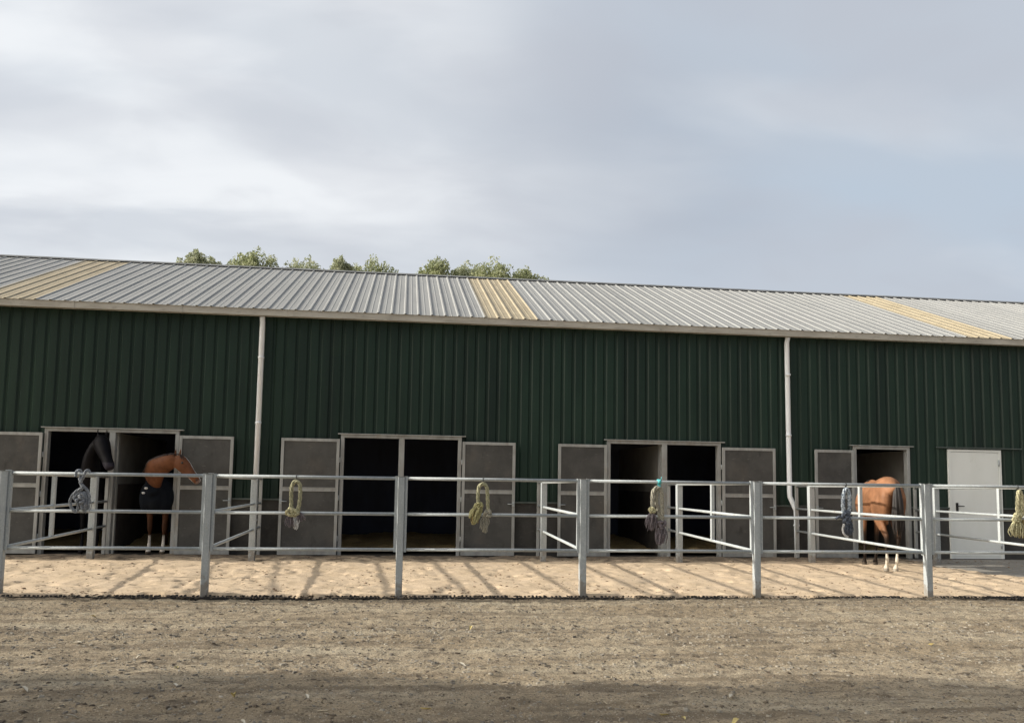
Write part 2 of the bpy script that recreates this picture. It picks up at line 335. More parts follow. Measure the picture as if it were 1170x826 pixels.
# ------------------------------------------------------------------ stable building
bd = thing('stable_building', 'long dark green corrugated stable with grey ribbed roof and open stalls', 'stable', (0, WALL, 0))
def bpart(mb, name, m, parent=bd, bevel=0):
    mb.v = [(x, y-WALL, z) for x, y, z in mb.v]
    return mb.build(name, m, parent, bevel)
# openings (x0, x1, top)
OPEN = [(-6.82,-4.34,2.42),(-1.24,1.18,2.42),(4.21,6.67,2.42),(9.65,10.96,2.42),(11.90,13.11,2.38)]
OPEN += [(15.6,18.1,2.42),(-12.4,-9.95,2.42)]
OPEN.sort()
P = .226; HY = .027
def clad(mb, x0, x1, z0, z1):
    prof = [(0,0),(.034,0),(.062,-HY),(.198,-HY)]
    pts = []; k = math.floor((x0-.08)/P)
    while k*P+.08 < x1+P:
        for dx, dy in prof:
            pts.append((k*P+.08+dx, dy))
        k += 1
    xsx = [p[0] for p in pts]; ysy = [p[1] for p in pts]
    xx = [x0] + [p for p in xsx if x0 < p < x1] + [x1]; yy = np.interp(xx, xsx, ysy)
    vs = []; fs = []
    for x, y in zip(xx, yy): vs += [(x, WALL+y, z0), (x, WALL+y, z1)]
    for i in range(len(xx)-1): fs.append((2*i, 2*i+2, 2*i+3, 2*i+1))
    mb.add(vs, fs)
w = MB(); cur = XL
for (a, c, top) in OPEN + [(XR, XR, 0)]:
    clad(w, cur, a, 1.12, 4.74)
    pl = MB(); pl.box(cur, a, WALL-.012, WALL+.16, -.05, 1.085); pl = bpart(pl, 'plinth', M['plinth'])
    cap = MB(); cap.box(cur+.004, a-.004, WALL-.055, WALL+.01, 1.087, 1.118); bpart(cap, 'plinth_flashing', M['cap'], pl)
    if c > a: clad(w, a, c, top, 4.74)
    cur = c
bpart(w, 'wall', M['wall'])
g = MB(); By = 2*RIDGE_Y - WALL
g.box(XL, XR, WALL+.05, WALL+.10, 2.45, 4.74); g.box(XL, XR, By-.1, By, -.05, 4.74)
for xg in (XL-.03, XR-.07):
    g.add([(xg,WALL+.05,-.05),(xg,By,-.05),(xg,By,4.72),(xg,RIDGE_Y,RIDGE_Z-.06),(xg,WALL+.05,4.72),(xg+.1,WALL+.05,-.05),(xg+.1,By,-.05),(xg+.1,By,4.72),(xg+.1,RIDGE_Y,RIDGE_Z-.06),(xg+.1,WALL+.05,4.72)],
      [(0,1,2,3,4),(9,8,7,6,5),(0,5,6,1),(1,6,7,2),(2,7,8,3),(3,8,9,4),(4,9,5,0)])
bpart(g, 'rear_and_end_walls', M['wall'])
# roof
def roofseg(mb, x0, x1, y0, z0, y1, z1, over=0):
    n = max(1, round((x1-x0)/.2743)); p = (x1-x0)/n
    prof = [(0,.021),(.014,.021),(.034,0),(.034+.085,0),(.034+.092,.005),(.034+.106,.005),(.034+.113,0),(p-.034,0),(p-.014,.021)]
    vs = []; fs = []; sl = math.atan2(z1-z0, abs(y1-y0))
    ox = []
    for k in range(n):
        for dx, h in prof: ox.append((x0+k*p+dx, h))
    ox.append((x1, .021)); sg = 1 if y1 > y0 else -1
    for x, h in ox: vs += [(x, y0 - sg*h*math.sin(sl), z0+h*math.cos(sl)+over), (x, y1 - sg*h*math.sin(sl), z1+h*math.cos(sl)+over)]
    for i in range(len(ox)-1):
        f = (2*i, 2*i+2, 2*i+3, 2*i+1); fs.append(f if sg > 0 else tuple(reversed(f)))
    mb.add(vs, fs)
SKY = [(-8.19,-7.09),(1.60,2.697),(12.30,13.40),(23.,24.1)]
rf = MB(); cur = XL-.1; Y0 = 17.06; Z0 = EAVE
for a, c in SKY + [(XR+.1, None)]:
    roofseg(rf, cur, a, Y0, Z0, RIDGE_Y, RIDGE_Z)
    if c is None: break
    s = MB(); roofseg(s, a, c, Y0, Z0, RIDGE_Y, RIDGE_Z); bpart(s, 'skylight', M['skylight'])
    cur = c
bpart(rf, 'roof', M['roof'])
rb = MB(); roofseg(rb, XL-.1, XR+.1, 2*RIDGE_Y-Y0, Z0, RIDGE_Y, RIDGE_Z); bpart(rb, 'rear_roof', M['roof'])
rc = MB()
for sg in (-1, 1):
    y0, z0 = RIDGE_Y, RIDGE_Z+.045; y1, z1 = RIDGE_Y+sg*.16, RIDGE_Z-.028
    rc.add([(XL-.1,y0,z0),(XR+.1,y0,z0),(XR+.1,y1,z1),(XL-.1,y1,z1)], [(0,1,2,3) if sg > 0 else (3,2,1,0)])
bpart(rc, 'ridge_cap', M['ridge'])
fl = MB(); fl.box(XL-.08, XR+.08, RIDGE_Y-.145, RIDGE_Y-.11, RIDGE_Z-.08, RIDGE_Z-.034); bpart(fl, 'ridge_filler', M['filler'])
# gutter: open box section
gt = MB(); G0, G1 = 16.985, 17.13
prof = [(G0-.018,4.845),(G0,4.845),(G0,4.715),(G1,4.715),(G1,4.83),(G1-.004,4.83),(G1-.004,4.719),(G0+.004,4.719),(G0+.004,4.841),(G0-.018,4.841)]
n = len(prof); xa, xb = XL-.1, XR+.1
gt.add([(xa,y,z) for y, z in prof]+[(xb,y,z) for y, z in prof], [(i, (i+1)%n, n+(i+1)%n, n+i) for i in range(n)])
for k in range(26):
    xx = XL + k*2.0 + .6; gt.box(xx, xx+.05, G0-.006, G0+.0, 4.712, 4.848)
bpart(gt, 'gutter', M['gutter'])
sf = MB(); sf.box(XL, XR, G1+.003, WALL+.05, 4.742, 4.80); bpart(sf, 'eave_trim', M['gutter'])
for pts in ([(-2.85,17.10,4.72),(-2.85,17.16,4.60),(-2.85,17.16,.02)], [(8.15,17.10,4.72),(8.15,17.16,4.60),(8.17,17.16,1.42),(8.17,17.15,1.30),(8.29,17.13,1.02),(8.30,17.13,.88),(8.30,17.13,.02)]):
    d = MB(); d.tube(pts, .052, 14)
    dp = bpart(d, 'downpipe', M['pvc'])
    for z in (3.9, 2.6, .7):
        q = MB(); xx = pts[-1][0] if z < 1 else pts[1][0]; yy = pts[-1][1]
        q.tube([(xx,yy,z-.02),(xx,yy,z+.02)], .060, 14); q.box(xx-.012, xx+.012, yy+.05, WALL-.01, z-.015, z+.015)
        bpart(q, 'pipe_bracket', M['pvc'], dp)

# doors
def doorway(x0, x1, centre, zt=2.41):
    f = MB(); y0, y1 = WALL-.075, WALL+.06
    f.box(x0, x0+.07, y0, y1, .012, zt-.06); f.box(x1-.07, x1, y0, y1, .012, zt-.06)
    if centre: f.box((x0+x1)/2-.055, (x0+x1)/2+.055, y0+.002, y1, .012, zt-.06)
    f.box(x0, x1, y0, y1, zt-.06, zt)
    f.box(x0-.06, x1+.08, y0-.035, y1-.04, zt+.002, zt+.022)
    bpart(f, 'doorway_frame', M['galv_old'], bd, .004)
def leaf(x0, x1, hinge_right, zt=2.315, mat_=None, latch=True):
    y0, y1 = WALL-.125, WALL-.085
    p = MB(); p.box(x0+.05, x1-.05, y0+.012, y1-.006, .10, zt-.05)
    L = bpart(p, 'stable_door', M['rubber'])
    f = MB(); w_ = .058
    f.box(x0, x0+w_, y0, y1, .03, zt); f.box(x1-w_, x1, y0, y1, .03, zt)
    f.box(x0+w_, x1-w_, y0, y1, zt-w_, zt); f.box(x0+w_, x1-w_, y0, y1, 1.27, 1.345); f.box(x0+w_, x1-w_, y0, y1, .03, .12)
    f.box(x0+w_, x1-w_, y0-.012, y0-.001, 1.345, 1.352)
    bpart(f, 'door_frame', M['galv_old'], L, .004)
    xh = x1+.004 if hinge_right else x0-.004
    for z in (.35, 1.15, 1.9):
        h = MB(); h.tube([(xh, y1+.012, z-.05), (xh, y1+.012, z+.05)], .014, 8)
        bpart(h, 'hinge', M['galv'], L)
    l = MB(); xl = x0+.03 if hinge_right else x1-.03
    l.box(xl-.02, xl+.02, y0-.02, y0-.002, 1.02, 1.12); l.tube([(xl, y0-.021, 1.07), (xl+(.12 if hinge_right else -.12), y0-.021, 1.07)], .009, 8)
    bpart(l, 'latch', M['galv'], L)
doorway(-6.82, -4.34, True); doorway(-1.24, 1.18, True); doorway(4.21, 6.67, True); doorway(9.65, 10.96, False)
doorway(15.6, 18.1, True); doorway(-12.4, -9.95, True)
for x0, x1, hr in ((-7.93,-6.835,True),(-4.325,-3.30,False),(-2.39,-1.255,True),(1.195,2.28,False),(3.17,4.195,True),(6.685,7.86,False),(8.75,9.635,True),(-9.93,-8.85,False)):
    leaf(x0, x1, hr)
# white service door
d = MB(); d.box(11.94, 13.07, WALL-.05, WALL-.005, .06, 2.33); wd = bpart(d, 'white_door', M['white_door'], bd, .004)
d = MB(); d.box(11.875, 11.935, WALL-.06, WALL+.05, .0, 2.335); d.box(13.075, 13.135, WALL-.06, WALL+.05, .0, 2.335); d.box(11.875, 13.135, WALL-.06, WALL+.05, 2.337, 2.385)
d.box(11.935, 13.075, WALL-.045, WALL+.05, .0, .055); bpart(d, 'door_frame', M['white_door'], wd)
d = MB(); d.box(11.60, 13.62, WALL-.09, WALL-.03, 2.41, 2.435); bpart(d, 'door_lintel_strip', M['cap'], wd)
d = MB(); d.box(12.02, 12.075, WALL-.062, WALL-.051, 1.02, 1.22); d.tube([(12.048, WALL-.06, 1.15), (12.048, WALL-.11, 1.15), (12.18, WALL-.112, 1.148)], .011, 8); bpart(d, 'handle', M['black'], wd)
for z in (2.10, .3):
    d = MB(); d.tube([(13.07, WALL-.062, z-.07), (13.07, WALL-.062, z+.07)], .016, 8); bpart(d, 'hinge', M['galv'], wd)
# stalls inside
SX = [-15.3,-12.5,-11.15,-8.35,-5.58,-2.80,-.03,2.72,5.44,8.22,11.15,14.2,16.85,19.6]
for x in SX:
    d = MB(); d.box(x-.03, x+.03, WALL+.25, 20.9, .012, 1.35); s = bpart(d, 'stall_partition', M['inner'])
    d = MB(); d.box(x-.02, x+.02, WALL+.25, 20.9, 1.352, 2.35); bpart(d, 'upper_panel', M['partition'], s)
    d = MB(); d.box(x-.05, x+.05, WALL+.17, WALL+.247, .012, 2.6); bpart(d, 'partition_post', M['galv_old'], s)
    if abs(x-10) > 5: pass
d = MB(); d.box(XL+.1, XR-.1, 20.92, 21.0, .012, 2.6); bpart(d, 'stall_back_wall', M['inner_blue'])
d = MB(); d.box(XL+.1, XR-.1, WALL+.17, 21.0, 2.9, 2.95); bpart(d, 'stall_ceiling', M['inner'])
# straw bedding
def straw_z(x, y): return .04 + .10*vn(x, y, .35, 21) + .05*vn(x, y, .12, 22) + np.clip(y-18.2, 0, 1.5)*.08
X, Y = np.arange(-8.3, 11.1, .06), np.arange(17.62, 20.9, .06)
sheet('straw_base', X, Y, straw_z, M['straw_m'], 'stuff')['label'] = 'golden straw bedding on the floor of the dark stalls'
scatter('loose_straw', 5000, M['straw_m'], (-8.2, 11., 17.6, 19.5), (.04,.12), .3, straw_z, 'loose straw stalks on the bedding in the dark stalls', 6, None, 'straw')

# ------------------------------------------------------------------ fences
H = [1.535, 1.065, .60]     # rail heights
PX = [-7.45,-4.98,-2.48,-.01,2.44,4.88,7.39,9.86]
ff = thing('front_fence', 'long galvanised steel rail fence along the front of the sand strip', 'fence', (0, 11.38, 0))
def fpart(mb, name, m, parent, bevel=0, oy=11.38):
    mb.v = [(x, y-oy, z) for x, y, z in mb.v]; return mb.build(name, m, parent, bevel)
def sl(x): return .0022*x
for x in PX:
    y = fence_y(x); d = MB(); d.box(x-.045, x+.045, y-.045, y+.045, -.25, 1.555+sl(x))
    p = fpart(d, 'post', M['galv'], ff, .008)
    d = MB(); d.box(x-.048, x+.048, y-.048, y+.048, 1.556+sl(x), 1.563+sl(x)); fpart(d, 'post_cap', M['galv_old'], p)
for a, c in zip(PX[:-1], PX[1:]):
    xa, xb = a+.066, c-.066; d = MB()
    for h in H:
        d.tube([(xa, fence_y(xa), h+sl(xa)), (xb, fence_y(xb), h+sl(xb))], .0215, 12)
    for xx in (xa, xb): d.box(xx-.017, xx+.017, fence_y(xx)-.025, fence_y(xx)+.025, H[2]-.03+sl(xx), H[0]+.03+sl(xx))
    pn = fpart(d, 'rail_panel', M['galv'], ff)
    for xx, s in ((xa, -1), (xb, 1)):
        for h in (.78, 1.38):
            d = MB(); d.tube([(xx+s*.010, fence_y(xx)-.012, h), (xx+s*.035, fence_y(xx)-.012, h)], .010, 8)
            fpart(d, 'bolt', M['galv_old'], pn)
# dividers running back to the wall
DIV = [(-4.98,-5.60,-5.44,1),(-2.48,-2.74,-2.64,0),(-.01,-.03,-.02,0),(2.44,2.76,2.70,0),(4.88,5.50,5.33,1),(7.39,8.26,8.07,1),(9.86,11.0,10.72,1)]
names = ['leftmost pen divider ending between the black and chestnut horses', 'pen divider reaching the wall at the left white downpipe', 'pen divider hidden behind the front post at the middle doorway', 'pen divider just right of the yellow green rope, two rails, no upright',
         'pen divider right of the rope with turquoise twine, ending at the doorway post', 'pen divider ending at the right white downpipe, left of the bay horse', 'rightmost pen divider standing before the white door']
for (xf, xw, xp, mid), nm in zip(DIV, names):
    yf = fence_y(xf)+.075; yw = 17.12
    if abs(xw-8.26) < .01: yw = 17.03
    at = lambda y: (xf + (xw-xf)*(y-yf)/(yw-yf))
    r_ = thing('pen_divider', 'galvanised ' + nm, 'fence', (xf, yf, 0), 0, 'dividers between the front pens')
    def dp(mb, name, m, parent, bevel=0):
        mb.v = [(x-xf, y-yf, z) for x, y, z in mb.v]; return mb.build(name, m, parent, bevel)
    d = MB()
    for h in H:
        d.tube([(at(yf), yf, h+sl(xf)), (at(yw), yw, h+sl(xf)-.03)], .0225, 12)
    d.box(xf-.03, xf+.03, yf-.022, yf+.022, .1 if mid == 9 else H[2]-.03, H[0]+.03)
    pn = dp(d, 'rail_panel', M['galv'], r_)
    d = MB(); d.box(at(yw)-.03, at(yw)+.03, yw-.025, yw+.02, .03, H[0]+.0); dp(d, 'wall_upright', M['galv_old'], r_, .004)
    if mid:
        ym = 13.60; d = MB(); d.box(at(ym)-.026, at(ym)+.026, ym-.03, ym+.03, H[2]+.0, H[0]-.0); dp(d, 'upright', M['galv'], r_)
    yp = 16.12; xq = at(yp); d = MB(); d.box(xq-.055, xq+.055, yp-.055, yp+.055, -.2, H[0]-.03+sl(xf)); dp(d, 'post', M['galv'], r_, .006)

# ------------------------------------------------------------------ ropes hanging on the front rail
def rope(mb, path, r, twist=14, strands=3, seed=0):
    r = r*.86
    pts = smooth_path(path, 10); pts = [Vector(p) for p in pts]; n = len(pts)
    L = [0]
    for i in range(1, n): L.append(L[-1] + (pts[i]-pts[i-1]).length)
    for s in range(strands):
        q = []; prev = None
        for i in range(n):
            t = (pts[min(i+1,n-1)]-pts[max(i-1,0)]).normalized()
            sd = t.cross(Vector((0,1,0))); sd = sd.normalized() if sd.length > .1 else (prev or Vector((1,0,0)))
            prev = sd; u = sd.cross(t); a = L[i]*twist*2 + s*2*math.pi/strands + seed
            q.append(pts[i] + (sd*math.cos(a)+u*math.sin(a))*r*.5)
        mb.tube(q, r*.56, 7)
def knot(mb, c, s, r, seed=0):
    rr = random.Random(seed); path = []
    for k in range(15):
        t = k/14*2*math.pi*1.0; q = 3*t + seed
        path.append((c[0]+s*(math.cos(2*t)*(1+.45*math.cos(q)))*.55, c[1]+s*.5*math.sin(q), c[2]+s*(math.sin(2*t)*(1+.45*math.cos(q)))*.55))
    rope(mb, path, r, 16, 3, seed)
def tassel(mb, c, n, L, w, seed=0, r=.004, lean=0):
    rr = random.Random(seed)
    for k in range(n):
        a = rr.uniform(0, 6.28); q = rr.random(); x, y = math.cos(a)*q*w, math.sin(a)*q*w*.7; l = L*rr.uniform(.65, 1.05)
        j = lambda: rr.uniform(-.018, .018)
        P_ = [(c[0]+x*.35, c[1]+y*.35, c[2]), (c[0]+x*1.0+j()+lean*.3, c[1]+y+j(), c[2]-l*.35), (c[0]+x*1.25+j()+lean*.7, c[1]+y*1.1+j(), c[2]-l*.7), (c[0]+x*1.1+j()+lean, c[1]+y+j(), c[2]-l)]
        mb.tube(smooth_path(P_, 3), [r*1.2]*9+[r*.5], 5)
def rope_thing(x, label):
    t = thing('hanging_rope', label, 'rope', (x, fence_y(x), 1.535+sl(x)), 0, 'thick ropes tied along the front fence')
    t.rotation_euler.y = R(rnd.uniform(-3, 3)); t.rotation_euler.z = R(rnd.uniform(-6, 6)) if x > -3 else 0; return t
yo = -.035
def hang(t, m, half, zt, L=None):
    b_ = MB(); b_.tube([(0,-.028,.0),(0,0,.030),(0,.028,0),(0,.0,-.03),(0,-.028,0),(0,-.02,zt-.03)], .006, 6); b_.build('cord', m, t)
# grey bundle on the left
t = rope_thing(-4.045, 'grey knotted rope bundle wound over the rail in front of the black horse')
b = MB()
rope(b, [(-.10,-.05,-.04),(-.085,-.04,.035),(-.06,.03,.045),(-.05,.04,-.03),(-.04,-.03,-.06),(0,-.05,-.12)], .026, 12)
rope(b, [(.10,.03,-.02),(.085,-.02,.045),(.05,-.05,.03),(.02,-.05,-.05),(-.02,-.045,-.12),(.02,-.05,-.18),(-.02,-.045,-.24)], .026, 12, 3, 1)
b.build('rope_wrap', M['rope_grey'], t)
b = MB(); rope(b, [(0,-.05,-.20),(-.10,-.05,-.27),(-.155,-.05,-.37),(-.12,-.05,-.47),(-.04,-.05,-.52),(-.03,-.05,-.40),(-.09,-.06,-.33),(-.02,-.05,-.27),(.05,-.06,-.30),(.02,-.05,-.42),(.06,-.05,-.49)], .027, 12, 3, 2)
rope(b, [(.0,-.03,-.15),(.08,-.02,-.22),(.13,-.02,-.33),(.11,-.03,-.44),(.04,-.02,-.5)], .026, 12, 3, 4)
knot(b, (-.0,-.05,-.36), .075, .024, 3); knot(b, (.05,-.03,-.43), .06, .022, 8); b.build('rope_bundle', M['rope_grey'], t)
b = MB(); tassel(b, (.05,-.03,-.24), 40, .30, .075, 4, .005, .02); b.build('frayed_end', M['rope_grey'], t)
t.scale = (.78, .9, .92)
# beige loop
t = rope_thing(-1.375, 'beige rope loop with mauve frayed ends, hanging left of the middle doorway')
hang(t, M['cord'], .05, -.03)
b = MB(); rope(b, [(-.055,yo,-.44),(-.06,yo,-.30),(-.058,yo,-.16),(-.04,yo,-.085),(0,yo,-.060),(.042,yo,-.085),(.056,yo,-.16),(.052,yo,-.30),(.03,yo,-.44)], .030, 13); b.build('rope_loop', M['rope_beige'], t)
b = MB(); knot(b, (-.065,yo-.01,-.455), .062, .027, 1); knot(b, (.0,yo-.01,-.465), .052, .025, 6); b.build('knot', M['rope_pale'], t)
b = MB(); tassel(b, (-.07,yo,-.49), 26, .17, .05, 2, .004); tassel(b, (.045,yo,-.46), 22, .12, .05, 5, .004, .02); b.build('frayed_end', M['rope_mauve'], t)
b = MB(); tassel(b, (.01,yo,-.48), 26, .20, .03, 3, .005); b.build('frayed_end', M['rope_white'], t)
# yellow-green loop
t = rope_thing(1.075, 'yellow green rope loop with big folded knot, hanging right of the middle doorway')
hang(t, M['cord'], .05, -.03)
b = MB(); rope(b, [(-.06,yo,-.33),(-.068,yo,-.22),(-.06,yo,-.12),(-.03,yo,-.068),(.015,yo,-.062),(.05,yo,-.11),(.062,yo,-.24),(.07,yo,-.42)], .030, 13); b.build('rope_loop', M['rope_beige'], t)
b = MB(); knot(b, (-.05,yo,-.35), .05, .026, 2); rope(b, [(-.09,yo-.01,-.32),(-.13,yo-.02,-.42),(-.17,yo-.01,-.50),(-.15,yo,-.42),(-.08,yo-.02,-.36)], .026, 12)
rope(b, [(-.05,yo-.02,-.38),(-.09,yo-.03,-.47),(-.13,yo-.02,-.57),(-.09,yo-.02,-.55),(-.04,yo,-.45),(-.02,yo,-.38)], .028, 12, 3, 2); b.build('knot', M['rope_yellow'], t)
b = MB(); tassel(b, (-.09,yo,-.42), 26, .17, .05, 7, .005, -.02); b.build('frayed_end', M['rope_brown'], t)
b = MB(); knot(b, (.065,yo,-.45), .055, .026, 4); tassel(b, (.04,yo,-.47), 36, .24, .05, 8, .004, -.02); b.build('frayed_end', M['rope_sand'], t)
# grey-sand loop with turquoise twine
t = rope_thing(3.475, 'sand grey rope loop tied on with turquoise twine beside the doorway post')
b = MB()
for k in range(4): b.tube([(.0+.012*k,-.03,-.03),(.004+.012*k,-.032,.01),(.0+.01*k,0,.034),(.004+.012*k,.03,0),(.0+.01*k,0,-.035),(.004+.01*k,-.03,-.05),(.01,-.03,-.09)], .007, 6)
b.ball((.02,-.04,.01), .022); b.tube([(.02,-.05,.01),(.035,-.06,.05),(.04,-.05,.07)], .005, 6); b.build('twine', M['cyan'], t)
b = MB(); rope(b, [(-.075,yo,-.38),(-.085,yo,-.25),(-.075,yo,-.14),(-.04,yo,-.09),(.0,yo,-.08),(.04,yo,-.11),(.055,yo,-.22),(.06,yo,-.38),(.06,yo,-.55)], .034, 13)
rope(b, [(.0,yo+.02,-.12),(-.02,yo+.02,-.25),(.02,yo+.02,-.40),(.02,yo+.02,-.52)], .030, 13); b.build('rope_loop', M['rope_sand'], t)
b = MB(); knot(b, (-.09,yo-.01,-.385), .045, .026, 3); b.build('knot', M['rope_pale'], t)
b = MB(); tassel(b, (-.09,yo,-.41), 46, .25, .07, 9, .0045); b.build('frayed_end', M['rope_mauve'], t)
b = MB(); knot(b, (.05,yo,-.575), .07, .027, 5); tassel(b, (.05,yo,-.60), 50, .25, .07, 11, .005); rope(b, [(-.02,yo,-.62),(-.03,yo,-.75),(.03,yo,-.84),(.09,yo,-.76),(.07,yo,-.62)], .014, 14); b.build('frayed_end', M['rope_mauve'], t)
# blue and white rope
t = rope_thing(6.19, 'blue and white rope with slate coloured knot, hanging left of the bay horse')
hang(t, M['cord'], .05, -.03)
b = MB(); rope(b, [(-.045,yo,-.40),(-.055,yo,-.28),(-.045,yo,-.13),(-.01,yo,-.06),(.03,yo,-.10),(.045,yo,-.26),(.035,yo,-.40)], .032, 13); b.build('rope_loop', M['rope_blue'], t)
b = MB(); knot(b, (-.01,yo,-.42), .06, .028, 4); knot(b, (.0,yo,-.50), .06, .028, 7); rope(b, [(-.05,yo,-.47),(-.11,yo,-.45),(-.16,yo,-.48)], .022, 12); tassel(b, (.03,yo,-.50), 40, .20, .06, 12, .005); b.build('knot', M['rope_slate'], t)
b = MB(); rope(b, [(-.03,yo,-.53),(-.055,yo,-.60),(-.045,yo,-.68),(.02,yo,-.73)], .018, 12); b.build('loose_end', M['rope_white'], t)
# pale yellow rope
t = rope_thing(8.79, 'pale yellow rope with frayed end, hanging near the right edge of the photo')
hang(t, M['cord'], .05, -.03)
b = MB(); rope(b, [(-.02,yo,-.42),(-.03,yo,-.28),(-.02,yo,-.13),(.0,yo,-.06),(.035,yo,-.10),(.045,yo,-.26),(.035,yo,-.42)], .033, 13); b.build('rope_loop', M['rope_pale'], t)
b = MB(); knot(b, (-.03,yo,-.43), .06, .028, 4); knot(b, (-.07,yo-.01,-.47), .045, .024, 9); tassel(b, (-.05,yo,-.47), 60, .25, .09, 13, .006); b.build('knot', M['rope_pale'], t)
b = MB(); tassel(b, (.05,yo,-.46), 50, .27, .07, 14, .005, .03); b.build('frayed_end', M['rope_brown'], t)

# ------------------------------------------------------------------ horses
def horse_material(name, rough=.55):
    m, nt, b = new_mat(name); at = nd(nt, 'ShaderNodeAttribute', attribute_name='coat')
    f = noise_fac(nt, 5, 5, .35, .65); c = mixc(nt, at.outputs['Color'], (.5,.5,.5), .0)
    hs = nd(nt, 'ShaderNodeHueSaturation'); mr = nd(nt, 'ShaderNodeMapRange'); mr.inputs[3].default_value = .72; mr.inputs[4].default_value = 1.25
    nt.links.new(f, mr.inputs[0]); nt.links.new(mr.outputs[0], hs.inputs['Value']); nt.links.new(c, hs.inputs['Color']); nt.links.new(hs.outputs[0], b.inputs['Base Color'])
    b.inputs['Roughness'].default_value = rough; b.inputs['Specular IOR Level'].default_value = .12
    h = noise_fac(nt, 90, 3, 0, 1, (1,1,.3)); bp = nd(nt, 'ShaderNodeBump'); bp.inputs['Strength'].default_value = .2; bp.inputs['Distance'].default_value = .004
    nt.links.new(h, bp.inputs['Height']); nt.links.new(bp.outputs[0], b.inputs['Normal']); return m
M['coat'] = horse_material('horse_coat')
def sm(a, b_, x): t = min(max((x-a)/(b_-a), 0), 1); return t*t*(3-2*t)
def fuse(name, mb, voxel, m, colour=None, parent=None, smooth=14):
    me = bpy.data.meshes.new(name); me.from_pydata(mb.v, [], mb.f); o = bpy.data.objects.new(name, me); C.objects.link(o)
    r_ = o.modifiers.new('r', 'REMESH'); r_.mode = 'VOXEL'; r_.voxel_size = voxel
    s_ = o.modifiers.new('s', 'SMOOTH'); s_.factor = .5; s_.iterations = smooth
    dg = bpy.context.evaluated_depsgraph_get(); dg.update(); n = bpy.data.meshes.new_from_object(o.evaluated_get(dg))
    bpy.data.objects.remove(o); n.name = name; n.materials.clear(); n.materials.append(m)
    n.polygons.foreach_set('use_smooth', [True]*len(n.polygons))
    if colour:
        at = n.color_attributes.new('coat', 'FLOAT_COLOR', 'POINT')
        for i, v in enumerate(n.vertices): at.data[i].color = (*colour(v.co), 1)
    return link(name, n, parent)
def chain(mb, P, up, n=14, sub=5):
    q = smooth_path(P, sub); pts = [Vector(a[:3]) for a in q]; rr = [(max(float(a[3]), .004), max(float(a[4]), .004)) for a in q]
    mb.tube(pts, rr, n, True, up)
def legs(mb, hind=((0,0),(0,0)), front=((0,0),(0,0))):
    for s, (dx, dy) in zip((1, -1), hind):
        k = lambda x, y, z, a, b_: (x+dx*min(1,max(0,(1.15-z)/1.1)), s*y+dy*min(1,max(0,(1.15-z)/1.1)), z, a, b_)
        chain(mb, [k(-.50,.13,1.30,.13,.20), k(-.46,.165,1.10,.155,.25), k(-.43,.165,.92,.12,.19), k(-.50,.155,.78,.08,.125), k(-.62,.145,.65,.052,.078), k(-.685,.14,.585,.046,.066), k(-.685,.135,.52,.042,.054), k(-.665,.13,.42,.030,.037), k(-.655,.13,.27,.028,.034), k(-.65,.13,.185,.038,.044), k(-.628,.13,.125,.031,.034), k(-.605,.13,.075,.045,.050), k(-.595,.13,.045,.054,.060), k(-.585,.13,.0,.060,.068)], (1,0,0), 12, 4)
        # buttock
        chain(mb, [k(-.62,.11,1.40,.09,.10), k(-.70,.125,1.22,.125,.12), k(-.68,.14,1.02,.11,.10), k(-.60,.15,.86,.075,.08)], (1,0,0), 12, 4)
    for s, (dx, dy) in zip((1, -1), front):
        k = lambda x, y, z, a, b_: (x+dx*min(1,max(0,(1.-z)/.95)), s*y+dy*min(1,max(0,(1.-z)/.95)), z, a, b_)
        chain(mb, [k(.56,.13,1.28,.10,.16), k(.60,.16,1.10,.12,.17), k(.55,.155,.93,.095,.125), k(.53,.145,.80,.068,.085), k(.535,.14,.65,.050,.058), k(.54,.135,.52,.050,.052), k(.54,.135,.46,.044,.046), k(.535,.13,.38,.029,.034), k(.535,.13,.26,.028,.033), k(.54,.13,.18,.037,.042), k(.56,.13,.12,.031,.033), k(.575,.13,.075,.046,.050), k(.585,.13,.04,.054,.060), k(.59,.13,.0,.060,.066)], (1,0,0), 12, 4)
TR = [(-.80,0,1.27,.05,.09),(-.76,0,1.30,.14,.18),(-.64,0,1.31,.225,.255),(-.42,0,1.29,.275,.295),(-.15,0,1.23,.285,.295),(.15,0,1.17,.29,.335),(.42,0,1.17,.255,.35),(.62,0,1.19,.20,.32),(.76,0,1.18,.14,.22),(.83,0,1.17,.07,.10)]
def head(mb, P, up):
    chain(mb, P, up, 14, 5)
def ears(mb, c, dirn, side, L=.17):
    c = Vector(c); d_ = Vector(dirn).normalized(); s_ = Vector(side).normalized()
    for k in (1, -1):
        a = c + s_*k*.065; mb.tube([a-d_*.03, a+d_*L*.4+s_*k*.012, a+d_*L*.75+s_*k*.012, a+d_*L], [(.030,.020),(.034,.020),(.020,.013),(.005,.005)], 8, True)

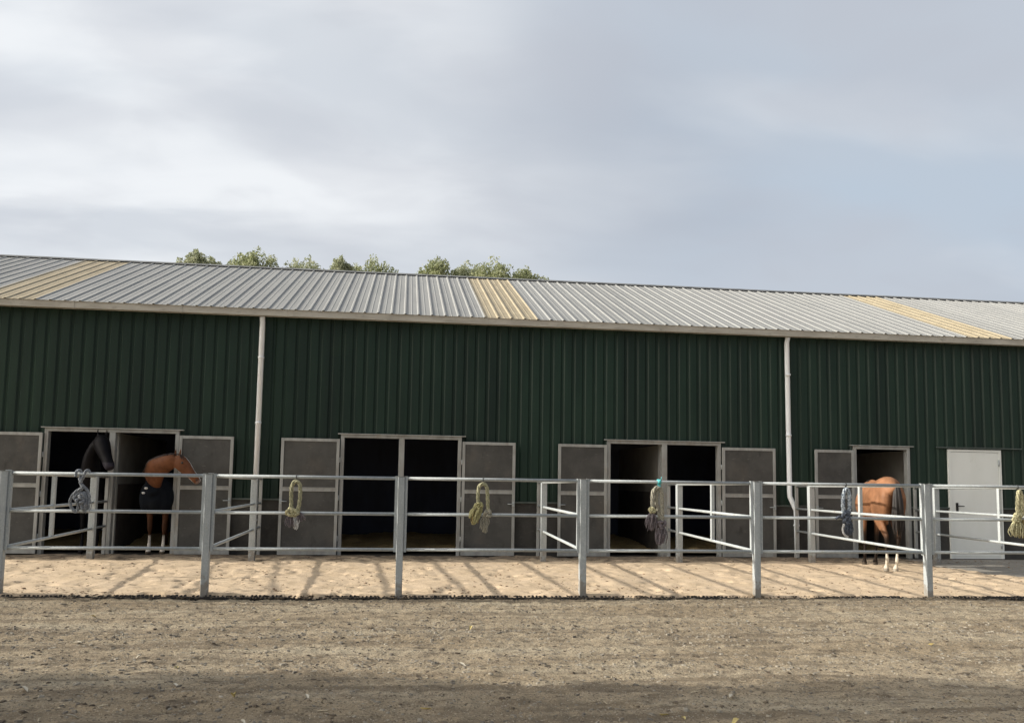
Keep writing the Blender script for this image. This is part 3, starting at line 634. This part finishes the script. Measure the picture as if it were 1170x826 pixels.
# --- bay horse seen from behind, walking into the open stall
BAY = thing('horse', 'bay horse with white hind socks seen from behind, standing on the sand', 'horse', (8.96, 15.07, .015), R(90-14)); BAY.scale = (1.08, .92, 1.08)
b = MB(); chain(b, TR, (0,0,1), 18, 5); legs(b, ((.02,-.03),(-.03,.075)), ((.0,0),(.10,0)))
chain(b, [(.10,0,1.40,.10,.10),(.38,0,1.44,.07,.10),(.55,0,1.38,.08,.12)], (0,0,1))
chain(b, [(.45,0,1.25,.15,.26),(.70,-.03,1.27,.125,.23),(.90,-.14,1.27,.085,.17),(1.05,-.28,1.23,.075,.125),(1.13,-.38,1.18,.07,.10)], (0,0,1))
head(b, [(1.10,-.34,1.22,.07,.09),(1.20,-.44,1.10,.088,.13),(1.28,-.52,.95,.07,.10),(1.34,-.60,.78,.052,.065),(1.36,-.63,.70,.045,.05)], (1,0,1))
ears(b, (1.13,-.36,1.27), (-.1,0,1), (.5,1,0))
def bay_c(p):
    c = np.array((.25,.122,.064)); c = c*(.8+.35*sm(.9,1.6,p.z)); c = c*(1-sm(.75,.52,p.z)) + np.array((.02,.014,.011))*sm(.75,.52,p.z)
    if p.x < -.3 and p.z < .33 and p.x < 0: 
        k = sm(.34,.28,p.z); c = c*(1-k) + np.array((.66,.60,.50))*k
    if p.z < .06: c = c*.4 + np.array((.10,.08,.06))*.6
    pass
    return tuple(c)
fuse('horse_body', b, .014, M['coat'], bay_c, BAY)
M['hair_black'] = mat('black_horse_hair', (.020,.017,.016), [((.06,.05,.045), 3, .5, .7, (30,30,.6), .7)], .55, 0, (40, .5, .006))
def hair_tail(mb, root, L, w, seed, n=70):
    rr = random.Random(seed)
    for i in range(n):
        a = rr.uniform(0, 6.28); q = math.sqrt(rr.random()); x, y = math.cos(a)*q, math.sin(a)*q; l = L*rr.uniform(.8, 1.0)
        P_ = [(root[0]+x*.02, root[1]+y*.025, root[2]), (root[0]-.07+x*.03, root[1]+y*w*.5, root[2]-.06), (root[0]-.10+x*.05, root[1]+y*w*.9, root[2]-l*.4), (root[0]-.08+x*.06, root[1]+y*w+rr.uniform(-.01,.01), root[2]-l*.75), (root[0]-.06+x*.04, root[1]+y*w*.6, root[2]-l)]
        mb.tube(smooth_path(P_, 3), [.011]*9+[.008,.006,.004,.002], 5)
b = MB(); hair_tail(b, (-.77,-.03,1.46), .90, .105, 3, 130); b.build('tail', M['hair_black'], BAY)
b = MB(); rr = random.Random(2)
for i in range(60):
    t_ = i/59; x = .45+.6*t_; y0_ = -.30*t_**2; z = 1.50-.18*t_; y = rr.uniform(-.03,.03)+y0_
    b.tube([(x,y,z-.03),(x-.01,y,z+.03),(x-.03,y+.06,z+.01),(x-.03,y+.10,z-.12)], [.012,.012,.010,.004], 5)
b.build('mane', M['hair_black'], BAY)

# --- chestnut horse in a navy rug looking out of the stall
CH = thing('horse', 'chestnut horse in a navy rug with white blaze, head turned right at the stall opening', 'horse', (-4.70, 17.86, .02), R(-90))
CI = (Matrix.Translation(CH.location) @ Matrix.Rotation(R(-90), 4, 'Z')).inverted()
def LW(p): v = CI @ Vector(p[:3]); return (v.x, v.y, v.z, *p[3:])
b = MB(); chain(b, TR, (0,0,1), 18, 5); legs(b)
neckP = [(-4.76,17.34,1.26,.13,.25),(-4.75,17.08,1.48,.125,.24),(-4.66,16.88,1.63,.12,.215),(-4.52,16.74,1.71,.11,.18),(-4.36,16.66,1.78,.095,.15),(-4.24,16.65,1.825,.080,.115)]
chain(b, [LW(p) for p in neckP], (.35,-.25,.9))
headP = [(-4.26,16.66,1.855,.07,.085),(-4.17,16.64,1.795,.095,.14),(-4.06,16.62,1.69,.082,.13),(-3.94,16.60,1.565,.060,.092),(-3.845,16.59,1.465,.058,.080),(-3.795,16.59,1.405,.048,.058)]
head(b, [LW(p) for p in headP], tuple((Matrix.Rotation(R(90),3,'Z') @ Vector((.8,-.1,.6)))))
ear_b = LW((-4.215,16.65,1.925)); e2 = Matrix.Rotation(R(90),3,'Z')
ears(b, ear_b, e2 @ Vector((.05,0,1)), e2 @ Vector((.75,-.7,0)), .135)
hp0, hp1 = Vector(headP[0][:3]), Vector(headP[-1][:3]); CW = CI.inverted()
fn = Vector((.77,-.05,.62)).normalized()
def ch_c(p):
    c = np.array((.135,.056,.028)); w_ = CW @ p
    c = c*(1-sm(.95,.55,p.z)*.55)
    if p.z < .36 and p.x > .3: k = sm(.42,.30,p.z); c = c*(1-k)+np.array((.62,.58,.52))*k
    if p.z < .06: c = np.array((.10,.08,.06))
    if w_.z > 1.3 and w_.x > -4.30 and w_.y < 16.9:
        t = (w_-hp0).dot((hp1-hp0).normalized()); d_ = (w_-hp0) - (hp1-hp0).normalized()*t
        side_ = fn.cross((hp1-hp0).normalized()).normalized()
        if .10 < t < .68 and d_.dot(fn) > .02 and abs(d_.dot(side_)) < .028: c = np.array((.72,.70,.66))
        if t > .46 and d_.dot(fn) < -.058: c = np.array((.62,.58,.52))
        if t > .62: c = c*.5+np.array((.30,.24,.22))*.5
    return tuple(c)
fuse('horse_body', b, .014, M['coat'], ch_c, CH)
b = MB(); T2 = [(x*1.0+(.02 if x > 0 else -.02), y, z, a+.03, c+.03) for x, y, z, a, c in TR]; chain(b, T2, (0,0,1), 18, 5)
chain(b, [(.30,0,1.0,.30,.25),(.62,0,1.05,.25,.30),(.80,0,1.10,.20,.22),(.88,0,1.12,.1,.12)], (0,0,1)); 
for s in (1,-1): chain(b, [(.58,s*.12,1.34,.12,.18),(.62,s*.155,1.2,.155,.215),(.64,s*.165,1.05,.16,.22),(.66,s*.16,.96,.145,.20),(.64,s*.16,.86,.12,.17)], (1,0,0))
chain(b, [LW(p) for p in ((-4.74,17.42,1.18,.22,.32),(-4.74,17.22,1.30,.19,.30),(-4.74,17.10,1.38,.165,.285),(-4.735,17.06,1.41,.14,.262))], (.2,0,1))
M['rug'] = mat('navy_horse_rug', (.006,.008,.012), [((.012,.014,.018), 3, .4, .65, U1, .8)], .9, 0, (70, .3, .003), .08)
rug = fuse('horse_rug', b, .018, M['rug'], None, CH)
b = MB()
for q in ((-4.85,16.84,1.20),(-4.80,16.82,1.29)): 
    p = LW(q); b.ball(p[:3], .028, 8, 6, (.5,1.2,.8)); 
b.build('rug_buckle', M['rope_white'], rug)
M['hair_brown'] = mat('dark_brown_mane', (.022,.012,.009), [((.05,.025,.015), 30, .5, .7, U1, .7)], .6)
b = MB(); rr = random.Random(4)
for i in range(90):
    t_ = i/89; k = t_*4; j = min(int(k), 3); f_ = k-j; A = Vector(neckP[j+1][:3]); B_ = Vector(neckP[min(j+2,5)][:3]); c_ = A.lerp(B_, f_); h_ = neckP[j+1][4]*(1-f_)+neckP[min(j+2,5)][4]*f_
    tp = c_ + Vector((-.45,.35,.85)).normalized()*h_*.97; o_ = Vector((rr.uniform(-.02,.02), rr.uniform(-.02,.02), 0))
    P_ = [tp+o_, tp+o_+Vector((-.02,.01,.03)), tp+o_+Vector((-.06,-.02,-.02)), tp+o_+Vector((-.10,-.05,-.12))]
    b.tube([LW(tuple(p))[:3] for p in P_], [.020,.020,.016,.005], 5)
b.build('mane', M['hair_brown'], CH)
b = MB()
for i in range(16):
    o_ = Vector((rr.uniform(-.02,.02), rr.uniform(-.02,.02), 0)); tp = Vector((-4.20,16.63,1.94))+o_
    b.tube([LW(tuple(p))[:3] for p in (tp, tp+Vector((.06,-.03,-.02)), tp+Vector((.10,-.05,-.09)), tp+Vector((.12,-.05,-.15)))], [.012,.011,.008,.003], 5)
b.build('forelock', M['hair_brown'], CH)
b = MB(); e_ = LW((-3.825,16.53,1.455)); b.ball(e_[:3], .017, 8, 6, (1,.6,1.3)); b.build('nostril', M['black'], CH)
b = MB(); e_ = LW((-4.10,16.545,1.775)); b.ball(e_[:3], .022); b.build('eye', M['black'], CH)

# --- black horse raising its head in the left opening
BK = thing('horse', 'black horse holding its head high in the leftmost stall opening', 'horse', (-6.02, 17.95, .02), R(-84))
BKX = .13
KM = Matrix.Translation(BK.location) @ Matrix.Rotation(R(-84), 4, 'Z'); KI = KM.inverted()
def LK(p): v = KI @ Vector(p[:3]); return (v.x, v.y, v.z, *p[3:])
b = MB(); chain(b, [(x, y, z*1.04, a, c) for x, y, z, a, c in TR], (0,0,1), 18, 5); legs(b)
rot = Matrix.Rotation(R(84),3,'Z')
nk = [(-6.08,17.35,1.30,.17,.30),(-6.06,17.18,1.55,.14,.25),(-6.02,17.05,1.80,.11,.20),(-5.93,16.96,2.02,.09,.155),(-5.83,16.90,2.17,.075,.11)]
nk = [(p[0]+BKX, p[1], p[2], p[3]*1.3, p[4]*1.1) for p in nk]
chain(b, [LK(p) for p in nk], rot @ Vector((.1,-1,.4)))
hd = [(-5.86,16.93,2.20,.09,.10),(-5.81,16.84,2.11,.12,.15),(-5.75,16.75,1.97,.105,.14),(-5.68,16.66,1.82,.082,.105),(-5.62,16.58,1.70,.078,.09),(-5.59,16.55,1.64,.06,.065)]
hd = [(p[0]+BKX+.02+.07*(2.2-p[2])/.56, p[1], p[2], p[3]*1.22, p[4]*1.12) for p in hd]
head(b, [LK(p) for p in hd], rot @ Vector((.35,-.75,.5)))
ears(b, LK((-5.80+BKX,16.90,2.26))[:3], rot @ Vector((.0,-.05,1)), rot @ Vector((.95,.35,0)), .155)
def bk_c(p):
    w_ = KM @ p; c = np.array((.005,.0045,.006))
    if w_.z < 1.76 and w_.y < 16.75 and w_.z > 1.5: c = np.array((.030,.027,.036))
    return tuple(c)
fuse('horse_body', b, .014, M['coat'], bk_c, BK)
b = MB(); rr = random.Random(9)
for i in range(70):
    t_ = i/69; k = t_*3; j = min(int(k), 2); A = Vector(nk[j+1][:3]); B_ = Vector(nk[j+2][:3]); f_ = k-j; c_ = A.lerp(B_, f_); h_ = nk[j+1][4]*(1-f_)+nk[j+2][4]*f_
    tp = c_ + Vector((-.1,.8,.4)).normalized()*h_*.95; o_ = Vector((rr.uniform(-.03,.03), 0, rr.uniform(-.02,.02)))
    P_ = [tp+o_, tp+o_+Vector((-.03,.03,.02)), tp+o_+Vector((-.10,0,-.06)), tp+o_+Vector((-.14,-.05,-.24))]
    b.tube([LK(tuple(p))[:3] for p in P_], [.014,.014,.012,.004], 5)
for i in range(14):
    o_ = Vector((rr.uniform(-.03,.03), rr.uniform(-.02,.02), 0)); tp = Vector((-5.80+BKX,16.86,2.24))+o_
    b.tube([LK(tuple(p))[:3] for p in (tp, tp+Vector((.02,-.07,.0)), tp+Vector((.03,-.11,-.10)), tp+Vector((.04,-.13,-.17)))], [.012,.011,.008,.003], 5)
b.build('mane', M['hair_black'], BK)
b = MB(); b.ball(LK((-5.65+BKX,16.755,2.06))[:3], .022); b.build('eye', M['black'], BK)

# ------------------------------------------------------------------ trees
def tree(name, label, group, x, y, top, rad, m, seed, n=2600, leaf_s=.16, low=None, clumps=16, spire=1.0):
    r = np.random.RandomState(seed); t = thing(name, label, 'tree', (x, y, 0), 0, group)
    low = low if low is not None else top*.35
    b = MB(); pth = [(0,0,-.1),(.1*r.randn(),.1*r.randn(),top*.3),(.15*r.randn(),.15*r.randn(),top*.6),(0,0,top*.9)]
    b.tube([Vector(p) for p in smooth_path(pth, 4)], list(np.linspace(.05*top**.75, .03, 13)), 9)
    cl = []
    for k in range(clumps):
        f_ = k/(clumps-1); a = r.rand()*6.28
        if k % 2:      # upright sprays that make the uneven top of the crown
            q = rad*(.15+.85*r.rand()); s = rad*(.11+.12*r.rand()) + .05; zz = top - (q/rad)**2*rad*.6 - s*spire*(1.1+1.2*r.rand())
        else:
            z = low + (top-low)*f_**.8; prof = math.sin(math.pi*min(.97, .25+.62*f_))**.7
            q = rad*prof*(.30+.6*r.rand()); s = rad*(.24+.22*r.rand())*(1-.3*f_); zz = min(z, top - .12 - (q/rad)**2*rad*.8 - s*spire*1.15)
        cx, cy = q*math.cos(a), q*math.sin(a); cl.append((cx, cy, zz, s))
        b.tube([(0,0,max(.3, zz-s*2.2)), (cx*.6, cy*.6, zz-s*.9), (cx, cy, zz+s*.5)], [.05,.03,.010], 5)
    cl.append((0,0,top-rad*.2*spire,rad*.2))
    b.build('trunk', M['bark'], t)
    w8 = np.array([c[3]**2 for c in cl]); w8 = w8/w8.sum(); vs = []; fs = []
    idx = r.choice(len(cl), n, p=w8)
    dirs = r.randn(n, 3); dirs /= np.linalg.norm(dirs, axis=1)[:,None]; rad_ = (.35+.65*r.rand(n)**.5)*(.85+.3*r.rand(n))
    for i in range(n):
        c = cl[idx[i]]; p = np.array(c[:3]) + dirs[i]*rad_[i]*1.12*c[3]*np.array([1,1,spire])*(1-.25*max(0,dirs[i][2]))
        u = r.randn(3); u[2] += .8; u /= np.linalg.norm(u); v = np.cross(u, r.randn(3)); v /= np.linalg.norm(v)
        L = leaf_s*(.6+.8*r.rand()); W_ = L*.42; k = len(vs)
        vs += [tuple(p-u*L*.5), tuple(p+v*W_*.5), tuple(p+u*L*.5), tuple(p-v*W_*.5)]; fs.append((k,k+1,k+2,k+3))
    mb = MB(); mb.add(vs, fs); mb.build('crown', m, t); return t
GT = 'trees beyond the stable roof'
TS = [(-10.0,12.15,.42,'p','thin wispy treetop, farthest left above the roof ridge'),(-9.55,12.2,.60,'p','small pale treetop touching the tall tree at the left of the row'),
      (-8.35,12.72,1.15,'g','tallest broad grey green treetop at the left above the roof ridge'),(-7.25,12.70,.85,'g','grey green treetop, right half of the tallest clump at the left'),
      (-5.0,12.52,1.05,'p','pale rounded treetop, second clump from the left above the ridge'),(-3.25,12.15,.35,'p','tiny thin treetop poking up between two larger clumps'),
      (-1.75,12.62,1.25,'g','dark green broad treetop above the middle left of the ridge'),(.65,12.1,.35,'p','tiny faint treetop left of the middle skylight clump'),
      (1.45,12.55,.70,'g','narrow feathery treetop just left of the middle skylight'),(3.0,12.65,.75,'p','upright treetop above the middle skylight, left of the broad one'),
      (4.25,12.60,1.15,'g','broad bushy treetop above the middle skylight'),(5.95,12.38,.70,'g','low treetop right of the clump over the middle skylight'),
      (7.2,12.08,.45,'g','low spiky treetop barely above the ridge, last at the right end of the row')]
for i, (x, z, rd, k, lb) in enumerate(TS):
    tree('tree', lb, GT, x, 42+((i*37) % 5-2)*.5, z+(.14 if 0 < i < 4 else .24), rd*1.45+.15, M['leaf_g' if k == 'g' else 'leaf_p'], 50+i, int(6500*rd+1200), .15, z-3.4, 44, 1.75)
# big trees left of the yard, whose shade falls over the near ground
tree('shade_tree', 'large leafy tree left of the yard, outside the photo, nearer the stable', 'shade trees beside the yard', -15., 5.6, 13., 3.0, M['leaf_g'], 91, 15000, .42, 3.4, 34, 1.1)
tree('shade_tree', 'large leafy tree left of the yard, outside the photo, nearer the photographer', 'shade trees beside the yard', -14., 1.9, 12., 3.4, M['leaf_g'], 92, 16000, .40, 2.6, 40, .9)

# ------------------------------------------------------------------ light, sky, camera
SUN_AZ, SUN_EL = 5.5, 24.
sv = Vector((-math.cos(R(SUN_EL))*math.cos(R(SUN_AZ)), math.cos(R(SUN_EL))*math.sin(R(SUN_AZ)), math.sin(R(SUN_EL))))
sd = bpy.data.lights.new('sun', 'SUN'); sd.energy = 5.0; sd.angle = R(.8); sd.color = (1, .93, .82)
so = bpy.data.objects.new('sun', sd); C.objects.link(so); so.rotation_euler = sv.to_track_quat('Z', 'Y').to_euler()
w = bpy.data.worlds.new('World'); scene.world = w; w.use_nodes = True; nt = w.node_tree; bg = nt.nodes['Background']
sk = nd(nt, 'ShaderNodeTexSky', sky_type='NISHITA'); sk.sun_disc = False; sk.sun_elevation = R(SUN_EL); sk.sun_rotation = math.atan2(sv.x, sv.y); sk.air_density = 1; sk.dust_density = 1.5
tc = nd(nt, 'ShaderNodeTexCoord'); sp = nd(nt, 'ShaderNodeSeparateXYZ'); nt.links.new(tc.outputs['Generated'], sp.inputs[0])
def mth(op, a, b_=None):
    n = nd(nt, 'ShaderNodeMath', operation=op)
    for i, v in enumerate((a, b_)):
        if v is None: continue
        if isinstance(v, (int, float)): n.inputs[i].default_value = v
        else: nt.links.new(v, n.inputs[i])
    return n.outputs[0]
zz = mth('ADD', mth('MAXIMUM', sp.outputs[2], 0), .22)
cb = nd(nt, 'ShaderNodeCombineXYZ'); nt.links.new(mth('DIVIDE', sp.outputs[0], zz), cb.inputs[0]); nt.links.new(mth('DIVIDE', sp.outputs[1], zz), cb.inputs[1])
def cn(scale, lo, hi, rot=0, st=(1,1,1), det=6, off=(0,0,0)):
    mp = nd(nt, 'ShaderNodeMapping'); mp.inputs['Scale'].default_value = st; mp.inputs['Rotation'].default_value = (0,0,rot); mp.inputs['Location'].default_value = off
    nz = nd(nt, 'ShaderNodeTexNoise'); nz.inputs['Scale'].default_value = scale; nz.inputs['Detail'].default_value = det; nz.inputs['Roughness'].default_value = .45; nz.inputs['Distortion'].default_value = .35
    nt.links.new(cb.outputs[0], mp.inputs[0]); nt.links.new(mp.outputs[0], nz.inputs['Vector'])
    mr = nd(nt, 'ShaderNodeMapRange', interpolation_type='SMOOTHSTEP'); mr.inputs[1].default_value = lo; mr.inputs[2].default_value = hi; nt.links.new(nz.outputs['Fac'], mr.inputs[0]); return mr.outputs[0]
K = 10.   # background strength .1
def lobe(x, y, z, width):      # soft patch of sky around a compass direction and height
    v = Vector((x, y, z)).normalized(); n = nd(nt, 'ShaderNodeVectorMath', operation='DOT_PRODUCT'); n.inputs[1].default_value = v
    nt.links.new(tc.outputs['Generated'], n.inputs[0]); mr = nd(nt, 'ShaderNodeMapRange', interpolation_type='SMOOTHERSTEP')
    mr.inputs[1].default_value = math.cos(R(width)); mr.inputs[2].default_value = 1; nt.links.new(n.outputs['Value'], mr.inputs[0]); return mr.outputs[0]
T_ = lambda *c: tuple(K*v for v in c)
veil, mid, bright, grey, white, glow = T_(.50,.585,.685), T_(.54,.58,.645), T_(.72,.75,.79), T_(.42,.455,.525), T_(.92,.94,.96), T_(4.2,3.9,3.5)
c = mixc(nt, veil, mid, mth('MULTIPLY', cn(.7, .30, .60, .5, (1,1.3,1), 3, (3.1,1.2,0)), .85))
c = mixc(nt, c, bright, mth('MULTIPLY', lobe(-.30, .90, .30, 38), .75))
c = mixc(nt, c, grey, mth('MULTIPLY', cn(.9, .42, .68, .35, (1,1.3,1), 4, (5.7,2.2,0)), mth('SUBTRACT', .62, mth('MULTIPLY', lobe(-.36, .92, .20, 40), .60))))
c = mixc(nt, c, bright, mth('MULTIPLY', cn(1.5, .46, .70, -.6, (.9,1.7,1), 5, (1.3,.4,0)), .42))
c = mixc(nt, c, white, mth('MULTIPLY', lobe(-.32, .90, .34, 32), mth('MULTIPLY', cn(1.6, .36, .62, -.7, (.8,2.0,1), 5, (.3,4,0)), .85)))
c = mixc(nt, c, T_(.50,.52,.58), mth('MULTIPLY', cn(3.2, .42, .66, .2, (1,1.2,1), 6, (2,7,0)), .28))
c = mixc(nt, c, T_(.27,.295,.34), mth('MULTIPLY', lobe(.25, -1, .55, 95), .9))  # darker sky added behind and overhead, out of view, to cut ambient light
c = mixc(nt, c, T_(.33,.36,.42), mth('MULTIPLY', lobe(.1, -.15, 1, 48), .8))
c = mixc(nt, c, glow, mth('MULTIPLY', lobe(-.92, -.16, .36, 52), .95))  # unseen bright sky patch added to light the cladding rib sides
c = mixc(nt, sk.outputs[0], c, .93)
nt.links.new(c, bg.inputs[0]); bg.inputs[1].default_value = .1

# camera: measured from the vanishing points
F, CY, PITCH, YAW, ROLL = 966.27, 463.99, .0903, .1271, .0159
fw = Vector((math.sin(YAW)*math.cos(PITCH), math.cos(YAW)*math.cos(PITCH), math.sin(PITCH))); rt = Vector((math.cos(YAW), -math.sin(YAW), 0)); up = rt.cross(fw)
r2_ = rt*math.cos(ROLL)+up*math.sin(ROLL); u2 = -rt*math.sin(ROLL)+up*math.cos(ROLL)
cd = bpy.data.cameras.new('camera'); cam = bpy.data.objects.new('camera', cd); C.objects.link(cam); scene.camera = cam
mw = Matrix((( r2_.x, u2.x, -fw.x, 0), (r2_.y, u2.y, -fw.y, 0), (r2_.z, u2.z, -fw.z, 1.5), (0,0,0,1))); cam.matrix_world = mw
cd.sensor_width = 36; cd.lens = 36*F/1170; cd.shift_y = (CY-413)/1170; cd.clip_start = .05; cd.clip_end = 4000
vs_ = scene.view_settings; vs_.view_transform = 'Standard'; vs_.look = 'None'; vs_.gamma = 1; vs_.exposure = .07; vs_.use_curve_mapping = False
scene.cycles.max_bounces = 6
